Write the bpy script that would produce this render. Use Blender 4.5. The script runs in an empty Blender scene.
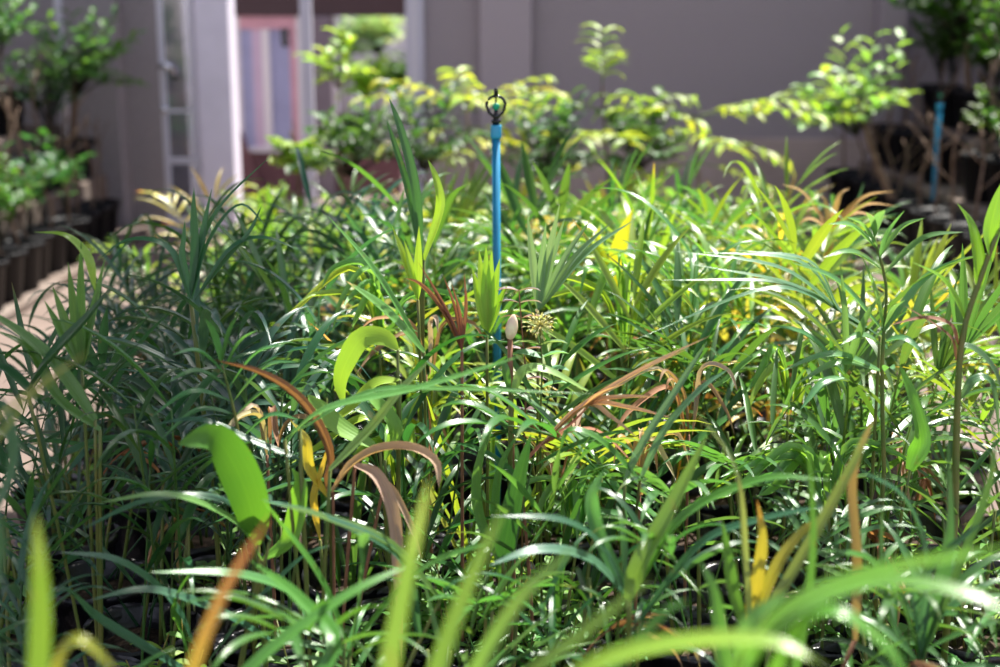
import bpy, math, random
from mathutils import Vector, Matrix, Euler, Quaternion
R = random.Random(11)
sc = bpy.context.scene
col = sc.collection
PI = math.pi
V = Vector

# ------------------------------------------------------------------ camera, sky, sun, exposure
CAM_H = 1.45; PITCH = math.radians(13.0); FPX = 1389.0
cd = bpy.data.cameras.new('camera'); cam = bpy.data.objects.new('camera', cd); col.objects.link(cam)
cam.location = (0, 0, CAM_H); cam.rotation_euler = (PI/2 - PITCH, 0, 0)
cd.sensor_width = 36; cd.lens = 50.0; cd.clip_start = 0.05; cd.clip_end = 200
cd.dof.use_dof = True; cd.dof.focus_distance = 2.5; cd.dof.aperture_fstop = 2.4; cd.dof.aperture_blades = 0
sc.camera = cam
w = bpy.data.worlds.new('sky'); sc.world = w; w.use_nodes = True
nt = w.node_tree; bgn = nt.nodes['Background']
sky = nt.nodes.new('ShaderNodeTexSky'); sky.sky_type = 'NISHITA'; sky.sun_disc = False
SUN_EL = math.radians(60); SUN_AZ = math.radians(30)      # azimuth from +Y towards +X: the sun stands behind the wall, right
sky.sun_elevation = SUN_EL; sky.sun_rotation = SUN_AZ
sky.air_density = 1.0; sky.dust_density = 0.8
hs_ = nt.nodes.new('ShaderNodeHueSaturation'); hs_.inputs['Saturation'].default_value = 0.62   # the photograph's white balance
nt.links.new(sky.outputs[0], hs_.inputs['Color'])
wb = nt.nodes.new('ShaderNodeMix'); wb.data_type='RGBA'; wb.blend_type='MULTIPLY'; wb.inputs['Factor'].default_value=1; wb.inputs['B'].default_value=(1.12,.98,1.0,1)
nt.links.new(hs_.outputs[0], wb.inputs['A']); nt.links.new(wb.outputs['Result'], bgn.inputs[0]); bgn.inputs[1].default_value = 0.26
sd = bpy.data.lights.new('sun', 'SUN'); sun = bpy.data.objects.new('sun', sd); col.objects.link(sun)
sd.energy = 12.0; sd.angle = math.radians(0.6); sd.color = (1.0, 0.96, 0.88)
sdir = V((math.sin(SUN_AZ)*math.cos(SUN_EL), math.cos(SUN_AZ)*math.cos(SUN_EL), math.sin(SUN_EL)))
sun.rotation_euler = sdir.to_track_quat('Z', 'Y').to_euler(); sun.location = (2, 4, 8)
sc.view_settings.view_transform = 'Standard'; sc.view_settings.look = 'None'
sc.view_settings.gamma = 1.0; sc.view_settings.use_curve_mapping = False
sc.view_settings.exposure = 0.12
sc.cycles.max_bounces = 10; sc.cycles.transparent_max_bounces = 24
sc.cycles.sample_clamp_indirect = 6; sc.cycles.use_denoising = True

def at(px, py, Y):                      # world point seen at a pixel, at distance Y along the ground
    u = (px - 500)/FPX; v = (333.5 - py)/FPX
    d = V((u, math.cos(PITCH) + v*math.sin(PITCH), -math.sin(PITCH) + v*math.cos(PITCH)))
    return V((0, 0, CAM_H)) + d*(Y/d.y)

# ------------------------------------------------------------------ helpers
def tag(o, label=None, cat=None, group=None, kind=None):
    if label: o['label'] = label
    if cat: o['category'] = cat
    if group: o['group'] = group
    if kind: o['kind'] = kind
    return o
def empty(name, loc=(0,0,0), rz=0):
    o = bpy.data.objects.new(name, None); o.empty_display_size = .05; col.objects.link(o)
    o.location = loc; o.rotation_euler = (0,0,rz); return o
def inst(name, me, parent=None, loc=(0,0,0), rot=(0,0,0), scl=(1,1,1), color=None):
    o = bpy.data.objects.new(name, me); col.objects.link(o)
    if parent: o.parent = parent
    o.location = loc; o.rotation_euler = rot; o.scale = scl
    if color: o.color = (*color, 1)
    return o
class MB:
    def __init__(s): s.v=[]; s.f=[]; s.c=[]; s.a=[]; s.m=[]
    def add(s, vs, fs, c=(1,1,1), a=None, m=0):
        b=len(s.v); s.v += [tuple(p) for p in vs]
        s.c += c if isinstance(c, list) else [c]*len(vs)
        s.a += a if a else [(0,0,0)]*len(vs)
        s.f += [tuple(b+i for i in f) for f in fs]; s.m += [m]*len(fs)
    def mesh(s, name, mats, smooth=True):
        me = bpy.data.meshes.new(name); me.from_pydata(s.v, [], s.f)
        ca = me.color_attributes.new('Col', 'FLOAT_COLOR', 'POINT')
        ca.data.foreach_set('color', [x for c in s.c for x in (c[0],c[1],c[2],1)])
        la = me.attributes.new('lf', 'FLOAT_VECTOR', 'POINT')
        la.data.foreach_set('vector', [x for a in s.a for x in a])
        for m in (mats if isinstance(mats,(list,tuple)) else [mats]): me.materials.append(m)
        me.polygons.foreach_set('material_index', s.m)
        if smooth: me.polygons.foreach_set('use_smooth', [True]*len(s.f))
        me.update(); return me
    def build(s, name, mats, parent=None, smooth=True, **k): return inst(name, s.mesh(name, mats, smooth), parent, **k)
def box(mb, x0,x1,y0,y1,z0,z1, c=(1,1,1), m=0):
    vs=[(x,y,z) for z in (z0,z1) for y in (y0,y1) for x in (x0,x1)]
    mb.add(vs, [(0,2,3,1),(4,5,7,6),(0,1,5,4),(2,6,7,3),(0,4,6,2),(1,3,7,5)], c, None, m)
def bevel(o, wdt=.006, seg=2):
    b = o.modifiers.new('bevel','BEVEL'); b.width = wdt; b.segments = seg; b.limit_method='ANGLE'; return o
def frame_of(T, hint=V((0,0,1))):
    s = T.cross(hint)
    if s.length < 1e-4: s = T.cross(V((1,0,0)))
    s.normalize(); return s, s.cross(T).normalized()
def tube(mb, pts, r0, r1=None, n=6, c=(1,1,1), cap=True):
    r1 = r0 if r1 is None else r1; k=len(pts); vs=[]; hint=V((.31,.17,.93))
    for i,p in enumerate(pts):
        T=(pts[min(i+1,k-1)]-pts[max(i-1,0)]).normalized(); s,u=frame_of(T,hint if abs(T.dot(hint.normalized()))<.97 else V((1,0,0)))
        r=r0+(r1-r0)*i/(k-1)
        vs += [p+s*(r*math.cos(2*PI*j/n))+u*(r*math.sin(2*PI*j/n)) for j in range(n)]
    fs=[(i*n+j,i*n+(j+1)%n,(i+1)*n+(j+1)%n,(i+1)*n+j) for i in range(k-1) for j in range(n)]
    if cap: fs += [tuple(range(n))[::-1], tuple((k-1)*n+j for j in range(n))]
    mb.add(vs, fs, c, [(0,i/(k-1),.5) for i in range(k) for j in range(n)])
def lathe(mb, prof, n=24, wav=None, c=(1,1,1), closed=False, m=0, ctr=(0,0)):
    vs=[]; 
    for i,(r,z) in enumerate(prof):
        for j in range(n):
            a=2*PI*j/n; rr=r*(1+(wav(i,a) if wav else 0)); vs.append((ctr[0]+rr*math.cos(a),ctr[1]+rr*math.sin(a),z))
    fs=[(i*n+j,i*n+(j+1)%n,(i+1)*n+(j+1)%n,(i+1)*n+j) for i in range(len(prof)-1) for j in range(n)]
    if closed: fs += [tuple(range(n))[::-1], tuple((len(prof)-1)*n+j for j in range(n))]
    mb.add(vs, fs, c, None, m)
def mixc(a,b,t): return tuple(a[i]*(1-t)+b[i]*t for i in range(3))
def jit(c, amt=.15, r=R):
    k=1+r.uniform(-amt,amt); return (c[0]*k*(1+r.uniform(-amt,amt)), c[1]*k, c[2]*k*(1+r.uniform(-amt,amt)))
PROF = {
 'strap': lambda t: min(1,.45+t*3)*(max(0,1-t**4))**.9 if t<1 else 0,
 'grass': lambda t: min(1,.5+t*4)*(1-t**1.7),
 'lance': lambda t: max(.06,math.sin(PI*min(1,t**.75)))**.9 if t<1 else 0.0,
 'oval' : lambda t: max(.05,math.sin(PI*t**.85))**.7 if t<1 else 0.0,
}
def ribbon(mb, pts, ups, width, prof='strap', fold=.25, pleat=0, c=(1,1,1), tip=None, tipat=.8, c0=None, thick_r=None, rnd=None):
    """a leaf blade: a mid vein, two folded halves, pleats where the leaf has them"""
    k=len(pts); P=PROF[prof]; nx = 2 if not pleat else 2*pleat
    rnd = R.random() if rnd is None else rnd
    vs=[];cs=[];at_=[]
    for i,p in enumerate(pts):
        t=i/(k-1); T=(pts[min(i+1,k-1)]-pts[max(i-1,0)]).normalized(); s,u=frame_of(T, ups[i] if isinstance(ups,list) else ups)
        h=.5*width*max(P(t),.015)
        cc=c if c0 is None else mixc(c0,c,min(1,t*3))
        if tip: cc=mixc(cc,tip,max(0,min(1,(t-tipat)/(1.02-tipat)))**.7)
        for j in range(nx+1):
            q=j/nx*2-1; z=abs(q)*fold*h*2
            if pleat: z += (.10*h if j%2 else -.10*h)
            vs.append(p+s*(q*h*math.cos(min(1.2,fold)))+u*z); cs.append(cc); at_.append((q,t,rnd))
    m=nx+1
    fs=[(i*m+j,i*m+j+1,(i+1)*m+j+1,(i+1)*m+j) for i in range(k-1) for j in range(nx)]
    mb.add(vs,fs,cs,at_)
def curve_pts(p, d, L, droop, seg=8, side=V((0,0,0)), g=1.4):
    pts=[p.copy()]; d=d.normalized(); h=L/seg
    for i in range(seg):
        t=(i+.5)/seg
        d=(d+V((0,0,-1))*droop*(t**g)*1.6/seg*2+side*(1/seg)).normalized()
        p=p+d*h; pts.append(p.copy())
    return pts
def catmull(P, n):
    P=[P[0]*2-P[1]]+list(P)+[P[-1]*2-P[-2]]; out=[]; m=len(P)-3
    for i in range(n+1):
        s=i/n*m; k=min(int(s),m-1); t=s-k; a,b,c_,d=P[k:k+4]
        out.append(.5*((2*b)+(-a+c_)*t+(2*a-5*b+4*c_-d)*t*t+(-a+3*b-3*c_+d)*t**3))
    return out

# ------------------------------------------------------------------ materials
def mat(name):
    m=bpy.data.materials.new(name); m.use_nodes=True; n=m.node_tree; return m,n,n.nodes['Principled BSDF'],n.nodes['Material Output']
def node(n,t,**k):
    x=n.nodes.new(t)
    for a,b in k.items(): setattr(x,a,b)
    return x
def math_(n,op,a,b=None,clamp=False):
    x=node(n,'ShaderNodeMath',operation=op,use_clamp=clamp)
    for i,q in enumerate((a,b)):
        if q is None: continue
        if hasattr(q,'links'): n.links.new(q,x.inputs[i])
        else: x.inputs[i].default_value=q
    return x.outputs[0]
def cmix(n,f,a,b,mode='MIX'):
    x=node(n,'ShaderNodeMix',data_type='RGBA',blend_type=mode)
    for s,q in ((x.inputs['Factor'],f),(x.inputs['A'],a),(x.inputs['B'],b)):
        if hasattr(q,'links'): n.links.new(q,s)
        elif isinstance(q,tuple): s.default_value=(*q,1)
        else: s.default_value=q
    return x.outputs['Result']
def noise(n,scale,detail=3,coord='Object',rough=.5):
    tc=node(n,'ShaderNodeTexCoord'); x=node(n,'ShaderNodeTexNoise'); x.inputs['Scale'].default_value=scale
    x.inputs['Detail'].default_value=detail; x.inputs['Roughness'].default_value=rough
    n.links.new(tc.outputs[coord],x.inputs['Vector']); return x.outputs['Fac']
def leafmat(name, trans=.38, rough=.32, veins=1.0, spots=.25, spec=.5):
    m,n,b,out=mat(name)
    ca=node(n,'ShaderNodeAttribute',attribute_name='Col'); oi=node(n,'ShaderNodeObjectInfo')
    base=cmix(n,1.0,ca.outputs['Color'],oi.outputs['Color'],'MULTIPLY')
    la=node(n,'ShaderNodeAttribute',attribute_name='lf'); sx=node(n,'ShaderNodeSeparateXYZ'); n.links.new(la.outputs['Vector'],sx.inputs[0])
    st=math_(n,'SINE',math_(n,'MULTIPLY',sx.outputs[0],22.0))
    vein=math_(n,'MULTIPLY',math_(n,'ADD',st,1),.5)
    mid=math_(n,'SUBTRACT',1.0,math_(n,'MULTIPLY',math_(n,'ABSOLUTE',sx.outputs[0]),9.0),True)
    base=cmix(n,math_(n,'MULTIPLY',vein,.22*veins),base,cmix(n,1.0,base,(.55,.62,.5),'MULTIPLY'))
    base=cmix(n,math_(n,'MULTIPLY',mid,.4*veins),base,cmix(n,1.0,base,(1.6,1.45,1.3),'MULTIPLY'))
    nz=noise(n,34.0,4); hi=math_(n,'MULTIPLY',math_(n,'SUBTRACT',nz,.67,True),14*spots,True)
    base=cmix(n,hi,base,(.30,.16,.05))
    n2=noise(n,7.0,2); base=cmix(n,math_(n,'MULTIPLY',math_(n,'SUBTRACT',n2,.5,True),1.6,True),base,cmix(n,1.0,base,(1.5,1.25,.8),'MULTIPLY'))
    n.links.new(base,b.inputs['Base Color']); b.inputs['Roughness'].default_value=rough; b.inputs['Specular IOR Level'].default_value=spec
    bm=node(n,'ShaderNodeBump'); bm.inputs['Strength'].default_value=.35; bm.inputs['Distance'].default_value=.0006
    n.links.new(vein,bm.inputs['Height']); n.links.new(bm.outputs[0],b.inputs['Normal'])
    tr=node(n,'ShaderNodeBsdfTranslucent'); n.links.new(cmix(n,1.0,base,(1.8,1.6,.7),'MULTIPLY'),tr.inputs['Color'])
    mx=node(n,'ShaderNodeMixShader'); mx.inputs[0].default_value=trans
    n.links.new(b.outputs[0],mx.inputs[1]); n.links.new(tr.outputs[0],mx.inputs[2]); n.links.new(mx.outputs[0],out.inputs[0])
    return m
M={}
M['leaf']=leafmat('palm_leaf',rough=.29,spec=.6,trans=.36)
M['broad']=leafmat('broad_leaf',trans=.4,rough=.42,veins=.3,spots=.1,spec=.4)
M['dry']=leafmat('dry_leaf',trans=.22,rough=.7,veins=.9,spots=.5,spec=.2)
def flat(name, c, rough=.6, spec=.4, nscale=0, namt=.2, c2=None, bump=0, metal=0, bscale=None):
    m,n,b,out=mat(name); b.inputs['Roughness'].default_value=rough; b.inputs['Specular IOR Level'].default_value=spec; b.inputs['Metallic'].default_value=metal
    b.inputs['Base Color'].default_value=(*c,1)
    if nscale:
        f=noise(n,nscale,5); r=math_(n,'MULTIPLY',math_(n,'SUBTRACT',f,.35,True),2.6,True)
        n.links.new(cmix(n,r,c,c2 or tuple(x*(1-namt) for x in c)),b.inputs['Base Color'])
    if bump:
        bm=node(n,'ShaderNodeBump'); bm.inputs['Strength'].default_value=bump; bm.inputs['Distance'].default_value=.01
        n.links.new(noise(n,bscale or nscale*3 or 40,6),bm.inputs['Height']); n.links.new(bm.outputs[0],b.inputs['Normal'])
    return m
M['stem']=flat('green_stem',(.085,.14,.03),.45,.4,20,.3,(.17,.16,.04))
M['bark']=flat('brown_bark',(.16,.10,.07),.8,.2,30,.3,(.26,.19,.14),bump=.5)
M['bag']=flat('black_plastic_film',(.012,.012,.015),.28,.6,0,bump=.9,bscale=26)
M['pot']=flat('black_plastic_pot',(.008,.008,.010),.5,.2)
M['soil']=flat('dark_potting_soil',(.035,.024,.018),.95,.15,60,.4,(.10,.07,.05),bump=1.0,bscale=90)
M['floor']=flat('stained_concrete',(.20,.152,.128),.85,.2,1.3,.3,(.135,.10,.085),bump=.3,bscale=60)
M['damp']=flat('damp_dark_ground',(.03,.025,.02),.35,.5,14,.3,(.08,.06,.045),bump=.8,bscale=40)
M['step']=flat('weathered_concrete',(.22,.18,.155),.9,.2,4,.3,(.12,.085,.065),bump=.5,bscale=30)
M['plaster']=flat('grey_render',(.42,.37,.38),.92,.15,90,.22,(.33,.29,.30),bump=.5,bscale=160)
M['plinth']=flat('cement_render',(.56,.45,.40),.9,.15,2.5,.25,(.42,.33,.29),bump=.3,bscale=80)
M['pale']=flat('pale_column_paint',(.84,.79,.90),.7,.3,8,.08)
M['alu']=flat('white_aluminium',(.62,.60,.68),.35,.5)
M['greycol']=flat('grey_wall_paint',(.33,.30,.31),.85,.2,30,.15)
M['bluepipe']=flat('blue_pvc',(.012,.23,.42),.4,.5,30,.12)
M['sock']=flat('blue_pvc_socket',(.03,.36,.62),.35,.5)
M['black']=flat('black_nylon',(.008,.008,.009),.25,.6)
M['teal']=flat('green_nylon',(.01,.40,.22),.35,.5)
M['chrome']=flat('polished_steel',(.8,.8,.82),.12,.5,metal=1)
M['maroon']=flat('brown_mauve_paint',(.16,.075,.085),.6,.3,10,.15)
M['beam']=flat('dark_brown_beam',(.07,.045,.05),.7,.3)
M['pink']=flat('pink_curtain_panel',(.66,.36,.44),.5,.4,5,.15)
M['blueg']=flat('blue_grey_panel',(.36,.38,.60),.45,.4,5,.15)
M['lav']=flat('lavender_panel',(.62,.48,.64),.45,.4,5,.1)
M['white']=flat('white_trim',(.75,.72,.76),.5,.4)
M['net']=None
m,n,b,out=mat('clear_glass'); b.inputs['Base Color'].default_value=(.75,.78,.85,1); b.inputs['Roughness'].default_value=.05
b.inputs['Transmission Weight'].default_value=.0; 
tr=node(n,'ShaderNodeBsdfTransparent'); tr.inputs[0].default_value=(.72,.75,.82,1); gl=node(n,'ShaderNodeBsdfGlossy'); gl.inputs['Roughness'].default_value=.06
fr=node(n,'ShaderNodeFresnel'); fr.inputs[0].default_value=1.5
mx=node(n,'ShaderNodeMixShader'); n.links.new(math_(n,'ADD',fr.outputs[0],.10,True),mx.inputs[0]); n.links.new(tr.outputs[0],mx.inputs[1]); n.links.new(gl.outputs[0],mx.inputs[2]); n.links.new(mx.outputs[0],out.inputs[0])
M['glass']=m
m,n,b,out=mat('added_black_cloth'); b.inputs['Base Color'].default_value=(.02,.03,.025,1); b.inputs['Roughness'].default_value=.8
tr=node(n,'ShaderNodeBsdfTransparent'); mx=node(n,'ShaderNodeMixShader'); mx.inputs[0].default_value=.74
n.links.new(tr.outputs[0],mx.inputs[1]); n.links.new(b.outputs[0],mx.inputs[2]); n.links.new(mx.outputs[0],out.inputs[0])
M['net']=m

# ------------------------------------------------------------------ the setting
def struct(name, mb, m, lab=None, cat=None, bv=None):
    o=mb.build(name,m,None,smooth=False); o['kind']='structure'
    if bv: bevel(o,bv)
    return o
WY=9.5
def XP(px,Y=WY): return at(px,100,Y).x
b=MB(); box(b,-6,6,-1.5,14.5,-.1,0); struct('floor',b,M['floor'])
b=MB(); box(b,-1.25,1.25,.7,6.4,0,.025); o=struct('floor_bed',b,M['damp'])
xr=XP(425); b=MB(); box(b,xr,6,WY,WY+.2,.62,3.2); struct('wall_back',b,M['plaster'])
b=MB(); box(b,xr,6,WY-.03,WY+.2,0,.62); struct('trim_1',b,M['plinth'],bv=.01)
b=MB(); box(b,XP(480),XP(531),WY-.10,WY,.62,3.2); struct('trim_2',b,flat('pilaster_render',(.49,.43,.445),.92,.15,90,.15,bump=.4,bscale=160),bv=.008)
b=MB(); box(b,XP(868),XP(893),WY-.22,WY,0,3.2); struct('trim_3',b,M['plaster'],bv=.008)
b=MB(); box(b,-6,XP(118),WY,WY+.2,0,3.2); box(b,XP(110),XP(180),WY+.2,WY+.35,0,3.2); struct('wall_left',b,M['greycol'])
b=MB(); box(b,-4.2,-4.0,2,WY,0,3.0); struct('wall_side_left',b,M['greycol'])
b=MB(); box(b,3.9,4.1,2,WY,0,3.0); struct('wall_side_right',b,M['plaster'])
# pale column beside the glass door, the door posts and lintel
b=MB(); box(b,XP(203),XP(236),WY-.16,WY+.1,0,3.2); struct('trim_4',b,M['pale'],bv=.01)
b=MB(); box(b,XP(407),XP(425),WY-.06,WY+.12,0,3.2); struct('trim_5',b,M['alu'],bv=.008)
b=MB(); box(b,XP(414),XP(418),WY-.075,WY-.06,0,3.2); struct('trim_6',b,M['white'])
b=MB(); box(b,XP(303),XP(314),WY-.05,WY+.03,0,3.2); struct('trim_7',b,M['alu'],bv=.006)
b=MB(); box(b,XP(236),XP(407),WY,WY+.2,2.2,3.2); struct('trim_8',b,M['beam'])
# passage behind: floor step, beam, grey column, far wall with garden opening
PY=11.2
b=MB(); box(b,-4,2.2,WY+.2,PY,0,.02); struct('floor_passage',b,M['step'])
b=MB(); box(b,XP(225,PY),XP(400,PY),PY,PY+.12,0,.36); struct('trim_9',b,M['maroon'],bv=.01)
b=MB(); box(b,XP(225,PY),XP(315,PY),PY-.03,PY+.15,.36,.40); struct('trim_10',b,M['white'],bv=.006)
zt=at(270,16,PY).z
b=MB(); box(b,XP(225,PY),XP(420,PY),PY-.05,PY+.15,zt,zt+.5); struct('trim_11',b,M['beam'])
b=MB(); box(b,XP(312,PY),XP(334,PY),PY-.1,PY+.2,0,zt); struct('trim_12',b,flat('brown_grey_column',(.20,.17,.20),.8,.2,10,.1),bv=.01)
b=MB(); box(b,-4.2,2.4,PY+2.8,PY+2.9,0,2.6); struct('wall_garden',b,M['pale'])
b=MB(); box(b,XP(425,PY),2.2,PY-.1,PY+.1,0,3); struct('wall_passage',b,M['greycol'])
# unseen eave, added to shade the back wall and the right-hand stand
b=MB(); box(b,-.55,3.5,WY-.3,WY+.3,3.05,3.2); box(b,3.5,6,5.6,WY+.3,3.05,3.2); struct('added_shade_eave',b,M['beam'])

# glazed locker-like panels in the passage
t=empty('panelled_screen',(0,0,0)); tag(t,'pink and blue panelled screen standing beyond the doorway','screen')
x0,x1=XP(238,PY),XP(303,PY); z0=.40
b=MB(); xs=[x0+(x1-x0)*k for k in (0,.07,.40,.52,.93,1)]
ms=['white','blueg','pink','white','blueg','white']
b=MB(); box(b,x0,xs[1],PY-.02,PY+.03,z0,zt); b.build('side_stile',M['white'],t,smooth=False)
for i,(a,c_,mm) in enumerate(((xs[1],x0+(x1-x0)*.25,'blueg'),(x0+(x1-x0)*.25,xs[2],'lav'),(xs[3],x0+(x1-x0)*.82,'blueg'),(x0+(x1-x0)*.82,xs[4],'pink'))):
    b=MB(); box(b,a,c_,PY,PY+.02,z0,zt-.10); b.build('panel',M[mm],t,smooth=False)
b=MB(); box(b,xs[2],xs[3],PY-.03,PY+.03,z0,zt-.10); b.build('centre_stile',M['white'],t,smooth=False)
b=MB(); box(b,xs[4],xs[5],PY-.02,PY+.03,z0,zt); b.build('side_stile',M['white'],t,smooth=False)
b=MB(); box(b,xs[1],xs[4],PY-.02,PY+.03,zt-.10,zt); b.build('top_rail',M['pink'],t,smooth=False)
pp=at(285,37,PY); b=MB(); box(b,pp.x-.025,pp.x+.025,PY-.035,PY,pp.z-.07,pp.z+.07); b.build('latch',M['black'],t,smooth=False)
# broom-like wedge leaning low in the passage
p=at(246,145,PY-.15); b=MB(); b.add([(p.x-.06,p.y,.0),(p.x+.14,p.y,.0),(p.x-.04,p.y,p.z+.12),(p.x-.06,p.y+.05,.0),(p.x+.14,p.y+.05,.0),(p.x-.04,p.y+.05,p.z+.12)],[(0,1,2),(5,4,3),(0,3,4,1),(1,4,5,2),(2,5,3,0)])
tag(b.build('leaning_board',M['maroon'],None,smooth=False),'small dark wedge of board leaning at the foot of the pale column','board')

# open glass door leaf, left of the pale column
t=empty('glass_door',(XP(201),WY-.12,0)); t.rotation_euler=(0,0,0); tag(t,'open glass door leaf with white frame and steel pull handle','door'); t['kind']='structure'
dw=XP(201)-XP(166); H=2.3
for nm,(xa,xb,za,zb) in {'door_stile':(-dw,-dw+.035,0,H),'hinge_stile':(-.03,0,0,H),'bottom_rail':(-dw+.035,-.03,0,.09),'middle_rail':(-dw+.035,-.03,.46,.50),'glazing_bar':(-dw+.035,-.03,.80,.82),'top_rail':(-dw+.035,-.03,H-.06,H)}.items():
    b=MB(); box(b,xa,xb,-.02,.02,za,zb); b.build(nm,M['alu'],t,smooth=False)
b=MB(); box(b,-dw+.035,-.03,-.004,.004,.09,H-.06); b.build('glass_pane',M['glass'],t,smooth=False)
b=MB(); zz=at(172,65,WY).z
tube(b,[V((-dw+.02,-.02,zz-.0)),V((-dw+.02,-.08,zz)),V((-dw+.06,-.09,zz+.01)),V((-dw+.10,-.07,zz-.02)),V((-dw+.11,-.03,zz-.08))],.019,n=10); b.build('handle',M['chrome'],t)
b=MB(); zz=at(172,108,WY).z; lathe(b,[(0,-.02),(.02,-.02),(.024,0),(.02,.02),(0,.02)],12); b.build('lock_knob',M['chrome'],t,loc=(-dw+.02,-.035,zz),rot=(PI/2,0,0))
# slim white post left
b=MB(); box(b,XP(61,9.2),XP(67,9.2),9.18,9.24,0,3); o=b.build('white_post',M['alu'],None,smooth=False); bevel(o); tag(o,'slim white metal post behind the left-hand shrubs','post')

# stepped concrete plant stands, three treads each
def stand(name,label,side,x0,y0,y1,bases):
    t=empty(name,(0,0,0)); tag(t,label,'plant stand')
    for k in range(3):
        xa=x0+side*.27*k; xb=x0+side*(.27*k+.27 if k<2 else .27*k+.7)
        b=MB(); box(b,min(xa,xb),max(xa,xb),y0,y1,0,bases[k]); bevel(b.build('tread',M['step'],t,smooth=False),.012)
    return [(x0+side*(.27*k+.135),bases[k]) for k in range(3)]
LT=stand('stepped_plant_stand','stepped concrete stand holding rows of black pots at left wall',-1,-2.36,5.6,9.3,(.05,.40,.73))
RT=stand('stepped_plant_stand','stepped concrete stand holding rows of black pots right of the bed',1,2.10,5.2,9.2,(.22,.50,.76))
# low concrete kerb in front of right stand
b=MB(); box(b,1.92,2.10,5.0,9.2,0,.12); struct('trim_13',b,M['step'],bv=.015)

# unseen cloth on beams and posts, added to darken the left of the bed
def shade(label,x0,x1,y0,y1,z,xa,xb,yb):
    t=empty('added_shade_canopy',(0,0,0)); tag(t,label,'canopy')
    for y in yb:
        b=MB(); box(b,xa,xb,y-.03,y+.03,z-.08,z-.01); b.build('beam',M['alu'],t,smooth=False)
        for x in (xa,xb):
            b=MB(); tube(b,[V((x,y,0)),V((x,y,z*.5)),V((x,y,z-.05))],.03,.03,10); b.build('post',M['alu'],t)
    b=MB(); box(b,x0,x1,y0,y1,z,z+.004); b.build('added_shade_cloth',M['net'],t,smooth=False)
shade('added unseen shade cloth on beams high over the left of the bed',-2.9,.12,1.2,5.3,2.75,-3.0,3.3,(1.3,5.2))
shade('added unseen shade cloth on beams high over the right-hand stand',1.7,3.8,5.6,9.3,2.9,1.75,3.8,(5.7,)) if False else None
# ------------------------------------------------------------------ foliage library (meshes shared by many plants)
G_D=(.035,.115,.035); G_M=(.07,.185,.05); G_L=(.20,.34,.05); G_Y=(.42,.48,.05); G_B=(.045,.13,.085)
DRY=(.42,.27,.17); DRY2=(.30,.15,.08); YEL=(.52,.42,.08); W1=(1,1,1)
def f_pinnate(r, L=.5, pairs=7, ll=.2, lw=.015, tilt=18, arch=.7, pet=.35, c=G_M, tip=None, droop=.5, dry=0):
    mb=MB(); a=math.radians(tilt); d=V((math.sin(a),0,math.cos(a)))
    pts=curve_pts(V((0,0,0)),d,L,arch,12,V((0,r.uniform(-.2,.2),0)),.8)
    tube(mb,pts,.0034,.0012,5,jit(mixc(c,(.3,.36,.08),.5),.1,r))
    n=pairs*2
    for i in range(n):
        t=pet+(1-pet)*((i+.5)/n); s=t*12; k=min(int(s),11); p=pts[k].lerp(pts[k+1],s-k); T=(pts[k+1]-pts[k]).normalized()
        S,U=frame_of(T); sg=1 if i%2 else -1
        A=math.radians(68-42*((t-pet)/(1-pet))+r.uniform(-9,9))
        dd=T*math.cos(A)+S*sg*math.sin(A)+U*r.uniform(.05,.4)
        q=(t-pet)/(1-pet); l=ll*(.72+.5*math.sin(PI*min(1,q*.9+.12)))*r.uniform(.85,1.12)
        cp=curve_pts(p,dd,l,droop*r.uniform(.6,1.5),8)
        c2=jit(c,.16,r); dead=r.random()<dry
        ribbon(mb,cp,U*.6+V((0,0,.6)),lw*r.uniform(.8,1.15),'lance' if lw<.03 else 'lance',.28,0,jit(DRY,.2,r) if dead else c2,tip if tip else ((3.2,1.1,1.2) if r.random()<.15 else None),.82,rnd=r.random())
    # terminal leaflet
    ribbon(mb,curve_pts(pts[-1],(pts[-1]-pts[-2]),ll*.8,droop,7),V((0,0,1)),lw,'lance',.28,0,jit(c,.15,r))
    return mb.mesh('frond',M['leaf'])
def f_cane(r, L=.5, n=11, ll=.24, lw=.015, c=G_B, droop=.75):
    """an upright cane with narrow arching leaves in a spiral"""
    mb=MB(); pts=curve_pts(V((0,0,0)),V((r.uniform(-.1,.1),r.uniform(-.1,.1),1)),L,.05,8)
    tube(mb,pts,.004,.002,5,(1.5,1.15,.8)); ph=r.random()*6
    for i in range(n):
        t=.45+.55*i/(n-1); s=t*8; k=min(int(s),7); p=pts[k].lerp(pts[k+1],s-k); a=ph+i*2.4+r.uniform(-.3,.3); e=r.uniform(.5,1.15)+.4*t
        d=V((math.cos(a),math.sin(a),e)); cp=curve_pts(p,d,ll*r.uniform(.75,1.2),droop*r.uniform(.7,1.6),9,g=1.0)
        ribbon(mb,cp,V((0,0,1))+V((math.cos(a),math.sin(a),0))*-.4,lw*r.uniform(.8,1.2),'lance',.3,0,jit(c,.2,r),(3.2,1.1,1.2) if r.random()<.12 else None,.85,rnd=r.random())
    return mb.mesh('cane',M['leaf'])
def f_strap(r, L=.5, lw=.022, tilt=20, droop=.6, c=G_M, tip=None, pleat=2):
    mb=MB(); a=math.radians(tilt); cp=curve_pts(V((0,0,0)),V((math.sin(a),0,math.cos(a))),L,droop,12,V((0,r.uniform(-.3,.3),0)),1.3)
    ribbon(mb,cp,V((-1,0,.25)),lw,'strap',.22,pleat,jit(c,.12,r),tip,.8,mixc(c,(.4,.42,.15),.4),rnd=r.random())
    return mb.mesh('leaf_blade',M['leaf'])
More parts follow.
